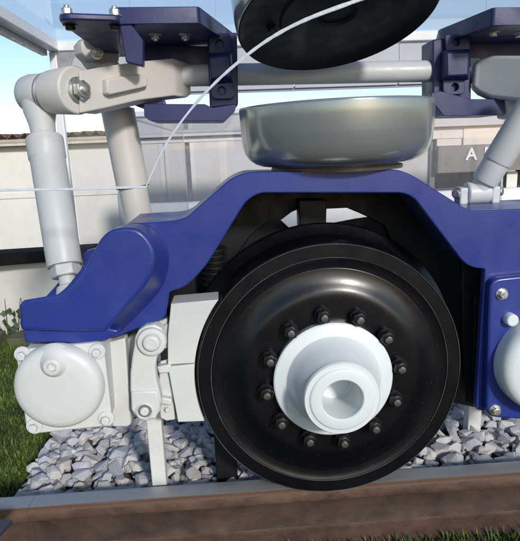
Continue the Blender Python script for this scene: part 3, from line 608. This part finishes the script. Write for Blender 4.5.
# ------------------------------------------------------------------ upper mounting brackets (navy)
mtL = thing('mounting_bracket', (-.40, .40, 1.02), 'navy blue mounting bracket clamping the torsion bar at upper left', 'bracket')
zt = 1.245
pl = [(-0.494, 0.145), (-0.293, 0.159), (-0.205, 0.491), (-0.202, 0.708), (-0.586, 0.634)]
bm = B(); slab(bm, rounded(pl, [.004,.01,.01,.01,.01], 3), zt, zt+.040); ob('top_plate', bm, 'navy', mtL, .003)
pl = [(-0.602, 0.016), (-0.582, -0.001), (-0.470, 0.032), (-0.564, 0.544), (-0.601, 0.537), (-0.606, 0.052)]
bm = B(); slab(bm, rounded(pl, .012, 4), 1.228, 1.243); ob('side_plate', bm, 'navy', mtL, .004)
bm = B(); prism(bm, [(-0.493, 1.247), (-0.463, 1.247), (-0.437, 1.209), (-0.442, 1.147), (-0.484, 1.158)], .152, .185); ob('gusset', bm, 'navy', mtL, .003)
bm = B(); prism(bm, [(-0.303, 1.231), (-0.199, 1.228), (-0.201, 1.201), (-0.304, 1.204)], .36, .47)
bm.free()
bm = B(); prism(bm, [(-0.518, 1.255), (-0.198, 1.235), (-0.201, 1.174), (-0.524, 1.183)], .455, .475); ob('web_plate', bm, 'navy', mtL, .003)
# clevis block holding the damper eye
bm = B(); prism(bm, [(-0.617, 1.292), (-0.552, 1.290), (-0.555, 1.259), (-0.568, 1.244), (-0.612, 1.245), (-0.621, 1.261)], .33, .40); ob('clevis', bm, 'navy', mtL, .004, 2)
# lower arm of the bracket
bm = B(); prism(bm, rounded([(-0.468, 1.067), (-0.296, 1.061), (-0.277, 1.050), (-0.209, 1.058), (-0.209, 1.047), (-0.248, 1.013), (-0.455, 1.020), (-0.470, 1.034)], .006, 3), .30, .47); ob('lower_arm', bm, 'navy', mtL, .003)
bm = B(); prism(bm, [(-0.504, 1.092), (-0.424, 1.098), (-0.415, 1.062), (-0.484, 1.061), (-0.506, 1.070)], .33, .44); ob('lower_lug', bm, 'navy', mtL, .004)
bm = B(); prism(bm, [(-0.447, 1.110), (-0.421, 1.109), (-0.423, 1.081), (-0.449, 1.082)], .36, .40); ob('spacer', bm, 'navy', mtL, .002, 1)

def clamp(parent, us, side):
    """split clamp round the torsion bar: two drilled lugs and a bulging cap"""
    return
def lug_with_hole(nm, quad, y0, hole, parent, hr=.011, depth=.05):
    cx, cz = hole; n = 24; ring = [(cx+hr*math.cos(2*math.pi*k/n), cz+hr*math.sin(2*math.pi*k/n)) for k in range(n)]
    # walk the outline by angle so that outline and hole bridge cleanly
    outl = []
    for k in range(n):
        a = 2*math.pi*k/n; dx, dz = math.cos(a), math.sin(a); best = None
        for i in range(len(quad)):
            (x1, z1), (x2, z2) = quad[i], quad[(i+1) % len(quad)]; ex, ez = x2-x1, z2-z1; den = dx*ez-dz*ex
            if abs(den) < 1e-9: continue
            t = ((x1-cx)*ez-(z1-cz)*ex)/den; s = ((x1-cx)*dz-(z1-cz)*dx)/den
            if t > 0 and -1e-6 <= s <= 1+1e-6 and (best is None or t < best): best = t
        outl.append((cx+dx*best, cz+dz*best))
    bm = B(); m = depth
    L = [[(x, y0+m, z) for x, z in outl], [(x, y0, z) for x, z in outl], [(x, y0, z) for x, z in ring], [(x, y0+.02, z) for x, z in ring]]
    loft(bm, L); return ob(nm, bm, 'navy', parent, .002, 2, smooth=30)
def xz(p): return (p[0], p[2])
lug_with_hole('clamp_lug', [(-0.278, 1.252), (-0.213, 1.255), (-0.213, 1.199), (-0.278, 1.201)], .345, xz((-0.247, 0.345, 1.228)), mtL)
lug_with_hole('clamp_lug', [(-0.277, 1.122), (-0.213, 1.128), (-0.210, 1.084), (-0.219, 1.076), (-0.271, 1.077), (-0.279, 1.089)], .345, xz((-0.247, 0.345, 1.100)), mtL)
bm = B(); a = [(-0.278, 1.202), (-0.213, 1.203), (-0.211, 1.122), (-0.280, 1.118)]; b = [(-0.278, 1.188), (-0.219, 1.189), (-0.216, 1.135), (-0.276, 1.129)]
loft(bm, [[(x, .31, z) for x, z in b], [(x, .335, z) for x, z in a], [(x, .36, z) for x, z in a]]); ob('clamp_cap', bm, 'navy', mtL, .004, 3)
bm = B(); prism(bm, [(-0.281, 1.259), (-0.195, 1.260), (-0.201, 1.060), (-0.285, 1.054)], .362, .462); ob('clamp_body', bm, 'navy', mtL, .004, 2)
for q in ([(-0.419, 0.274)], [(-0.339, 0.285)]):
    ob('bolt', bolt_bm((q[0][0], q[0][1], zt+.001), (0, 0, -1), .0125, .012, True, .006), 'zinc', mtL, .001, 1)
for q in ([(-0.586, 0.030)], [(-0.484, 0.051)]):
    ob('bolt', bolt_bm((q[0][0], q[0][1], 1.2425), (0, 0, 1), .0125, .014, True, .008), 'zinc', mtL, .001, 1)
q = [(-0.588, 0.054)]; ob('bolt', bolt_bm((q[0][0], q[0][1], 1.229), (0, 0, -1), .0125, .010), 'boltblack', mtL, .001, 1)
q = [(-0.488, 0.067)]; ob('bolt', bolt_bm((q[0][0], q[0][1], 1.229), (0, 0, -1), .0125, .010), 'boltblack', mtL, .001, 1)

mtR = thing('mounting_bracket', (.50, .40, 1.02), 'navy blue mounting bracket clamping the torsion bar at the upper right corner', 'bracket')
zr = 1.224
pl = [(0.775, 0.195), (0.468, 0.175), (0.430, 0.453), (0.512, 0.704), (1.237, 0.868)]
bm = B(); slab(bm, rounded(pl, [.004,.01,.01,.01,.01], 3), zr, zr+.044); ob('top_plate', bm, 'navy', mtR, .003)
bm = B(); prism(bm, [(0.418, 1.233), (0.954, 1.219), (0.961, 1.147), (0.420, 1.163)], .455, .475); ob('web_plate', bm, 'navy', mtR, .003)
lug_with_hole('clamp_lug', [(0.409, 1.234), (0.481, 1.235), (0.486, 1.188), (0.414, 1.187)], .345, xz((0.444, 0.345, 1.214)), mtR)
lug_with_hole('clamp_lug', [(0.408, 1.112), (0.474, 1.110), (0.476, 1.067), (0.422, 1.066), (0.409, 1.078)], .345, xz((0.445, 0.345, 1.088)), mtR)
bm = B(); a = [(0.404, 1.191), (0.481, 1.192), (0.482, 1.106), (0.404, 1.108)]; b = [(0.403, 1.179), (0.468, 1.180), (0.468, 1.117), (0.406, 1.116)]
loft(bm, [[(x, .31, z) for x, z in b], [(x, .335, z) for x, z in a], [(x, .36, z) for x, z in a]]); ob('clamp_cap', bm, 'navy', mtR, .004, 3)
bm = B(); prism(bm, [(0.380, 1.225), (0.495, 1.239), (0.504, 1.045), (0.442, 1.036), (0.385, 1.069)], .362, .462); ob('clamp_body', bm, 'navy', mtR, .004, 2)
bm = B(); prism(bm, rounded([(0.356, 1.070), (0.383, 1.075), (0.473, 1.049), (0.577, 1.046), (0.580, 1.001), (0.397, 1.004), (0.360, 1.048)], .006, 3), .30, .47); ob('lower_arm', bm, 'navy', mtR, .003)
bm = B(); prism(bm, [(0.573, 1.060), (0.697, 1.062), (0.703, 0.976), (0.584, 0.992)], .29, .36); ob('lower_lug', bm, 'palegrey', mtR, .006, 2)
for q in ([(0.517, 0.266)], [(0.586, 0.552)], [(0.668, 0.547)], [(0.603, 0.292)]):
    ob('bolt', bolt_bm((q[0][0], q[0][1], zr+.001), (0, 0, -1), .0115, .010), 'zinc', mtR, .001, 1)

# ------------------------------------------------------------------ white plastic barrier strap
def strip(pts, wd, th, name, parent, m):
    pts = [Vector(p) for p in pts]; dense = []
    for i in range(len(pts)-1):
        p0 = pts[max(i-1, 0)]; p1 = pts[i]; p2 = pts[i+1]; p3 = pts[min(i+2, len(pts)-1)]
        for k in range(8):
            t = k/8; dense.append(.5*((2*p1)+(p2-p0)*t+(2*p0-5*p1+4*p2-p3)*t*t+(3*p1-p0-3*p2+p3)*t**3))
    dense.append(pts[-1]); bm = B(); loops = []
    for i, p in enumerate(dense):
        d = (dense[min(i+1, len(dense)-1)]-dense[max(i-1, 0)]).normalized(); nrm = Vector((0, -1, .1)); s = d.cross(nrm).normalized(); n2 = s.cross(d).normalized()
        ww = (wd[0]+(wd[1]-wd[0])*i/len(dense))*random.uniform(.86, 1.12)
        loops.append([p+s*ww*math.cos(a)+n2*th*math.sin(a) for a in [2*math.pi*k/10 for k in range(10)]])
    loft(bm, loops); return ob(name, bm, m, parent, smooth=60)
cord = thing('barrier_strap', (-0.409, -0.200, 0.868), 'thin white plastic strap strung across the front of the upper parts', 'strap')
strip([(-0.803, -0.220, 0.875), (-0.693, -0.210, 0.874), (-0.560, -0.200, 0.870), (-0.409, -0.200, 0.868)], (.0028, .0025), .0009, 'level_run', cord, 'cord')
strip([(-0.409, -0.200, 0.868), (-0.392, -0.200, 0.901), (-0.365, -0.200, 0.947), (-0.324, -0.200, 0.999), (-0.274, -0.200, 1.050), (-0.219, -0.200, 1.095), (-0.153, -0.200, 1.139), (-0.080, -0.200, 1.173), (0.023, -0.200, 1.206), (0.144, -0.200, 1.242)], (.0015, .0043), .0009, 'rising_run', cord, 'cord')

# ------------------------------------------------------------------ glazed display canopy behind
cp = thing('display_canopy', (-.1, 1.5, -.165), 'white aluminium canopy frame with grey fascia panels and clear sheets', 'canopy')
zc = 1.41
bm = B(); box(bm, -1.055, 2.4, 1.48, 1.53, zc, zc+.045); ob('back_beam', bm, 'alu', cp, .004)
bm = B(); box(bm, -1.055, -1.005, -1.9, 1.478, zc+.001, zc+.046); ob('side_beam', bm, 'alu', cp, .004)
bm = B(); box(bm, -1.085, -1.058, -1.9, 1.478, zc-.02, zc+.02); ob('side_lip', bm, 'steel', cp, .003)
bm = B(); box(bm, -1.054, -1.020, 1.485, 1.52, -.165, zc-.002); ob('post', bm, 'alu', cp, .004)
bm = B(); box(bm, 2.36, 2.4, 1.485, 1.52, -.165, zc-.002); ob('post', bm, 'alu', cp, .004)
bm = B(); prism(bm, [(-1.018, zc-.004), (-1.018, zc-.16), (-1.008, zc-.16), (-.93, zc-.004)], 1.49, 1.50); ob('gusset', bm, 'steel', cp, .001, 1)
bm = B(); box(bm, -1.003, 2.4, .08, .14, zc+.001, zc+.046); ob('cross_beam', bm, 'alu', cp, .004)
for y0, y1 in ((-1.9, -.9), (-.89, .075), (.145, .80), (.81, 1.475)):
    bm = B(); box(bm, -1.05, 2.4, y0, y1, zc+.049, zc+.053); ob('roof_sheet', bm, 'glass', cp)
x = -1.0
for k, wd in enumerate((.34, .40, .37, .52, .43, .50, .45, .4)):
    if x + wd > 2.36: break
    bm = B(); box(bm, x+.003, x+wd-.003, 1.50, 1.512, zc-.20, zc-.003); ob('fascia_panel', bm, 'fascia', cp, .001, 1); x += wd
bm = B(); box(bm, -1.0, 2.35, 1.515, 1.53, zc-.212, zc-.190); ob('fascia_rail', bm, 'fascia', cp, .002, 1)
for x0, x1 in ((-1.018, -.72),):
    bm = B(); box(bm, x0, x1, 1.535, 1.541, .02, 1.19); ob('clear_sheet', bm, 'glass', cp)
bm = B(); box(bm, -1.0, 2.35, 1.53, 1.55, .0, .02); ob('sheet_rail', bm, 'alu', cp, .002, 1)
bm = B(); box(bm, -.7185, -.7115, 1.534, 1.545, .02, 1.19); ob('sheet_joint', bm, 'alu', cp, .001, 1)

hood = thing('acrylic_hood', (-.1, 2.1, -.17), 'clear acrylic display hood with bright edges behind the grey bowl', 'acrylic hood')
hl, hr_, hz = (-0.586, 0.800, 1.064)[0], (0.833, 0.800, 1.015)[0], (-0.333, 0.800, 1.056)[2]
hb = .20
for nm, b6 in (('front_sheet', (hl, hr_, .800, .805, hb, hz)), ('back_sheet', (hl, hr_, 3.395, 3.40, hb, hz)), ('end_sheet', (hl-.005, hl-.0005, .80, 3.40, hb, hz)), ('end_sheet', (hr_+.0005, hr_+.005, .80, 3.40, hb, hz)), ('top_sheet', (hl-.005, hr_+.005, .798, 3.402, hz+.0005, hz+.0055))):
    bm = B(); box(bm, *b6); ob(nm, bm, 'glass', hood)
for b6 in ((hl-.004, hl+.003, .794, .799, hb, hz), (hr_-.003, hr_+.004, .794, .799, hb, hz), (hl-.006, hr_+.006, .793, .7975, hz-.002, hz+.006), (hl-.011, hl-.0055, .80, 3.40, hz-.002, hz+.006), (hl-.004, hl+.002, 3.401, 3.406, hb, hz)):
    bm = B(); box(bm, *b6); ob('bright_edge', bm, 'edgeclear', hood)
bm = B(); box(bm, hl-.02, hr_+.02, .78, 3.42, hb-.03, hb-.001); ob('base_board', bm, 'alu', hood, .004)
for lx in (hl+.03, hr_-.03):
    for ly in (.82, 3.38):
        bm = B(); box(bm, lx-.02, lx+.02, ly-.02, ly+.02, -.17, hb-.031); ob('leg', bm, 'alu', hood, .003, 1)
# ------------------------------------------------------------------ glass fronted pavilion behind
PY = 4.2
pv = thing('pavilion', (.9, PY+1, -1.3), 'low pale glass fronted building with sign band behind the bogie', 'building')
def pbox(nm, m, u0v0, u1v1, y0, dy, bev=.004, par=None):
    bm = B(); box(bm, min(u0v0[0], u1v1[0]), max(u0v0[0], u1v1[0]), y0, y0+dy, min(u0v0[2], u1v1[2]), max(u0v0[2], u1v1[2])); return ob(nm, bm, m, par or pv, bev, 1)
pbox('wall', 'wall', (-1.237, 4.200, 0.375), (4.933, 4.200, -1.251), PY, .2)
pbox('sill', 'alu', (-1.244, 4.150, 0.420), (4.714, 4.150, 0.104), PY-.08, .12)
pbox('header', 'panelgrey', (-1.158, 4.200, 1.253), (0.001, 4.200, 0.995), PY-.02, .25)
pbox('header', 'panelgrey', (0.013, 4.200, 1.203), (2.133, 4.200, 0.935), PY-.01, .25)
pbox('header', 'panelsunset', (2.127, 4.200, 1.158), (4.625, 4.200, 0.863), PY-.02, .25)
pbox('roof', 'fascia', (-1.202, 4.150, 1.293), (4.607, 4.150, 1.050), PY-.08, .5)
pbox('back_wall', 'wall', (-1.514, 6.200, 1.075), (6.645, 6.200, -0.950), PY+2.2, .1)
for u0, u1, mt in ((130,163,'glass'), (167,188,'glass'), (193,214,'glass'), (219,247,'glass'), (251,330,'glass'), (334,430,'glass')):
    pass
win = []
def pane(a, b, m='glass'):
    o = pbox('window', m, a, b, PY+.08, .012, 0)
    return o
pane((-1.159, 4.200, 1.029), (-0.891, 4.200, 0.399)); pane((-0.805, 4.200, 1.016), (-0.644, 4.200, 0.388)); pane((-0.554, 4.200, 1.007), (-0.306, 4.200, 0.374)); pane((-0.234, 4.200, 0.995), (0.479, 4.200, 0.339)); pane((0.532, 4.200, 0.985), (1.837, 4.200, 0.299))
pbox('mullion', 'mullion', (-0.848, 4.200, 1.023), (-0.851, 4.200, 0.398), PY+.05, .07); pbox('mullion', 'mullion', (-0.641, 4.200, 1.015), (-0.598, 4.200, 0.386), PY+.05, .07); pbox('mullion', 'panelgrey', (-0.269, 4.200, 1.002), (-0.270, 4.200, 0.372), PY+.05, .07); pbox('mullion', 'mullion', (0.496, 4.200, 0.973), (0.515, 4.200, 0.337), PY+.05, .07)
pbox('mullion', 'mullion', (1.821, 4.200, 0.943), (1.879, 4.200, 0.297), PY+.05, .07)
# shop front with its sign band at the right
sg = pbox('sign_band', 'signband', (1.870, 4.200, 0.867), (3.164, 4.200, 0.598), PY-.04, .1)
pbox('upper_pane', 'panelsunset', (1.868, 4.200, 0.940), (3.145, 4.200, 0.823), PY+.0, .05)  # pane coloured with the painted sunset reflection
for a, b in (((1.878, 4.200, 0.630), (2.110, 4.200, 0.287)), ((2.116, 4.200, 0.621), (2.405, 4.200, 0.274)), ((2.408, 4.200, 0.609), (2.638, 4.200, 0.264))): pane(a, b, 'darkwin')
pbox('door_panel', 'wall', (2.639, 4.200, 0.579), (2.754, 4.200, 0.279), PY+.06, .04); pane((2.743, 4.200, 0.595), (3.194, 4.200, 0.239), 'darkwin')
for ch, u in (('A', (2.205, 4.200, 0.722)), ('F', (2.370, 4.200, 0.723))):
    cu = bpy.data.curves.new('letter', 'FONT'); cu.body = ch; cu.size = .165; cu.extrude = .006; cu.align_x = 'CENTER'; cu.offset = .004
    t = bpy.data.objects.new('letter', cu); C.objects.link(t); dg = bpy.context.evaluated_depsgraph_get()
    me = bpy.data.meshes.new_from_object(t.evaluated_get(dg)); bpy.data.objects.remove(t); bpy.data.curves.remove(cu)
    me.materials.clear(); me.materials.append(M['letter'])
    t = bpy.data.objects.new('letter', me); C.objects.link(t); t.parent = sg; t.rotation_euler = (R(90), 0, 0)
    t.location = Vector((u[0], PY-.046, u[2])) - ORG['pavilion']

# ------------------------------------------------------------------ white house at the far left
HY = 9.0
hs = thing('white_house', (-4.2, HY+2, -1.32), 'white rendered house with gutter and tiled roof at the far left', 'house')
ez = (-3.537, 9.000, 1.182)[2]; xr = (-2.270, 9.000, 1.135)[0]
bm = B(); box(bm, -9.5, xr, HY, HY+4, -1.32, ez); ob('wall', bm, 'wall', hs)
bm = B(); box(bm, -9.5, xr+.02, HY-.02, HY, ez-1.02, ez-.9); ob('band', bm, 'wall', hs, .01, 1)
bm = B(); gp_ = []
for k in range(9):
    a = math.pi + math.pi*k/8; gp_.append((HY-.14+.085*math.cos(a), ez+.02+.085*math.sin(a)))
gp_ += [(y+(HY-.14-y)*.08, z) for y, z in reversed(gp_)]
gp_ = gp_[:9] + [(HY-.14+.075, ez+.02), (HY-.14-.075, ez+.02)]
loft(bm, [[(-9.6, y, z) for y, z in gp_], [(xr+.1, y, z) for y, z in gp_]]); ob('gutter', bm, 'gutter', hs, smooth=60)
bm = B(); box(bm, -9.6, xr+.1, HY-.22, HY+.02, ez-.09, ez-.05); ob('soffit', bm, 'gutter', hs, .005, 1)
bm = B(); loft(bm, [[(-9.6, HY-.12, ez+.07), (-9.6, HY+2, ez+.16), (-9.6, HY+4.2, ez+.04), (-9.6, HY+4.2, ez), (-9.6, HY-.12, ez+.03)], [(xr+.1, HY-.12, ez+.07), (xr+.1, HY+2, ez+.16), (xr+.1, HY+4.2, ez+.04), (xr+.1, HY+4.2, ez), (xr+.1, HY-.12, ez+.03)]])
rf = ob('roof', bm, 'tile', hs)
tb = B(); 
loft(tb, [[(.095*math.cos(math.pi*k/6), 0, .06*math.sin(math.pi*k/6)) for k in range(7)] + [(.07, 0, -.004), (-.07, 0, -.004)], [(.075*math.cos(math.pi*k/6), .46, .05*math.sin(math.pi*k/6)+.02) for k in range(7)] + [(.055, .46, .01), (-.055, .46, .01)]])
tile0 = ob('roof_tile', tb, 'tile'); tile0.parent = rf
x = -6.4; first = True
while x < xr+.02:
    loc = Vector((x, HY-.17, ez+.06+random.uniform(-.008, .008))) - ORG['white_house']
    if first: tile0.location = loc; first = False
    else: inst(tile0, loc, rf, rot=(0, random.uniform(-.03, .03), random.uniform(-.03, .03)))
    x += .205
# low white wall with a black capping beam, nearer
lw = thing('garden_wall', (-1.8, 2.1, -.17), 'low white rendered wall along the lawn at the left', 'wall')
bz = (-1.353, 2.050, 0.292)[2]
bm = B(); box(bm, -4.5, (-0.979, 2.050, 0.273)[0], 2.04, 2.2, -.25, bz); ob('wall_face', bm, 'wall', lw, .01)
bb = thing('black_beam', (-1.8, 2.0, bz), 'black horizontal beam on top of the low white wall', 'beam')
a0 = (-1.953, 1.950, 0.343); a1 = (-1.065, 2.060, 0.351)
bm = B()
p, q = Vector((a0[0], 1.90, a0[2])), Vector((a1[0], 1.99, a1[2]))
hh = .040
loft(bm, [[p+Vector((0, -.03, -hh)), p+Vector((0, .13, -hh)), p+Vector((0, .13, hh)), p+Vector((0, -.03, hh))], [q+Vector((0, -.03, -hh*.8)), q+Vector((0, .13, -hh*.8)), q+Vector((0, .13, hh*.8)), q+Vector((0, -.03, hh*.8))]])
ob('beam', bm, 'tar', bb, .006, 2)
# mossy edging stones and ivy at the wall foot
xx = -2.6
k = 0
for wd, nm in ((.30, 'longest mossy edging stone partly hidden at the left foot of the white wall'), (.24, 'mossy edging stone at the left edge below the ivy'), (.17, 'small mossy edging stone beside the ivy under the white wall')):
    bm = B(); box(bm, -2.15+k*.29, -2.15+k*.29+wd, 1.78, 1.92, -.19, -.10+.01*(k % 2)); bmesh.ops.subdivide_edges(bm, edges=bm.edges, cuts=3, use_grid_fill=True)
    for v in bm.verts: v.co += Vector((random.uniform(-.008, .008), random.uniform(-.008, .008), random.uniform(-.008, .008)))
    tag(ob('edging_stone', bm, 'edging', None, .01, 2, smooth=70), nm, 'stone', 'stones edging the lawn'); k += 1
iv = thing('ivy', (-1.6, 1.93, -.16), 'small green ivy climbing the foot of the white wall', 'ivy')
bm = B()
for k in range(5):
    a = Vector((-1.72+.06*k, 2.035, -.16)); turn(bm, a, Vector((random.uniform(-.2, .2), 0, 1)), [(0, .004), (.14, .003), (.24, .0015)], 6)
ob('stem', bm, 'edging', iv)
bm = B()
for k in range(55):
    c = Vector((random.gauss(-1.60, .10), 2.02-random.random()*.06, -.16+abs(random.gauss(0, .09)))); s = random.uniform(.012, .026)
    n = Vector((random.uniform(-.6, .6), -1, random.uniform(-.2, .8))).normalized(); d, e1, e2 = frame_of(n)
    pts = [c+(e1*math.cos(t)*r_+e2*math.sin(t)*r_)*s for t, r_ in ((0, 1), (.9, .55), (1.6, .95), (2.6, .6), (3.7, .6), (4.7, .95), (5.4, .55))]
    bm.faces.new([bm.verts.new(p) for p in pts])
ob('foliage', bm, 'leaf', iv)['kind'] = 'stuff'

# dark sign plate corner poking in at the lower left
sgp = thing('info_sign', (-.98, -.18, -.165), 'dark slanted sign plate poking into the lower left corner', 'sign')
p = (-0.872, -0.120, 0.080); q = (-0.809, -0.120, 0.070); r_ = (-0.849, -0.160, -0.004); 
bm = B(); P4 = [Vector(p), Vector(q), Vector((-0.864, -0.200, 0.026)), Vector((-0.948, -0.200, 0.039))]
nn = (P4[1]-P4[0]).cross(P4[2]-P4[0]).normalized()*.006
loft(bm, [[v+nn for v in P4], [v-nn for v in P4]]); ob('plate', bm, 'signdark', sgp, .001, 1)
m_ = (P4[0]+P4[1]+P4[2]+P4[3])/4
bm = B(); turn(bm, (m_.x, m_.y, -.165), (0, 0, 1), [(0, .012), (m_.z+.165-.012, .012)], 12); ob('stake', bm, 'signdark', sgp)
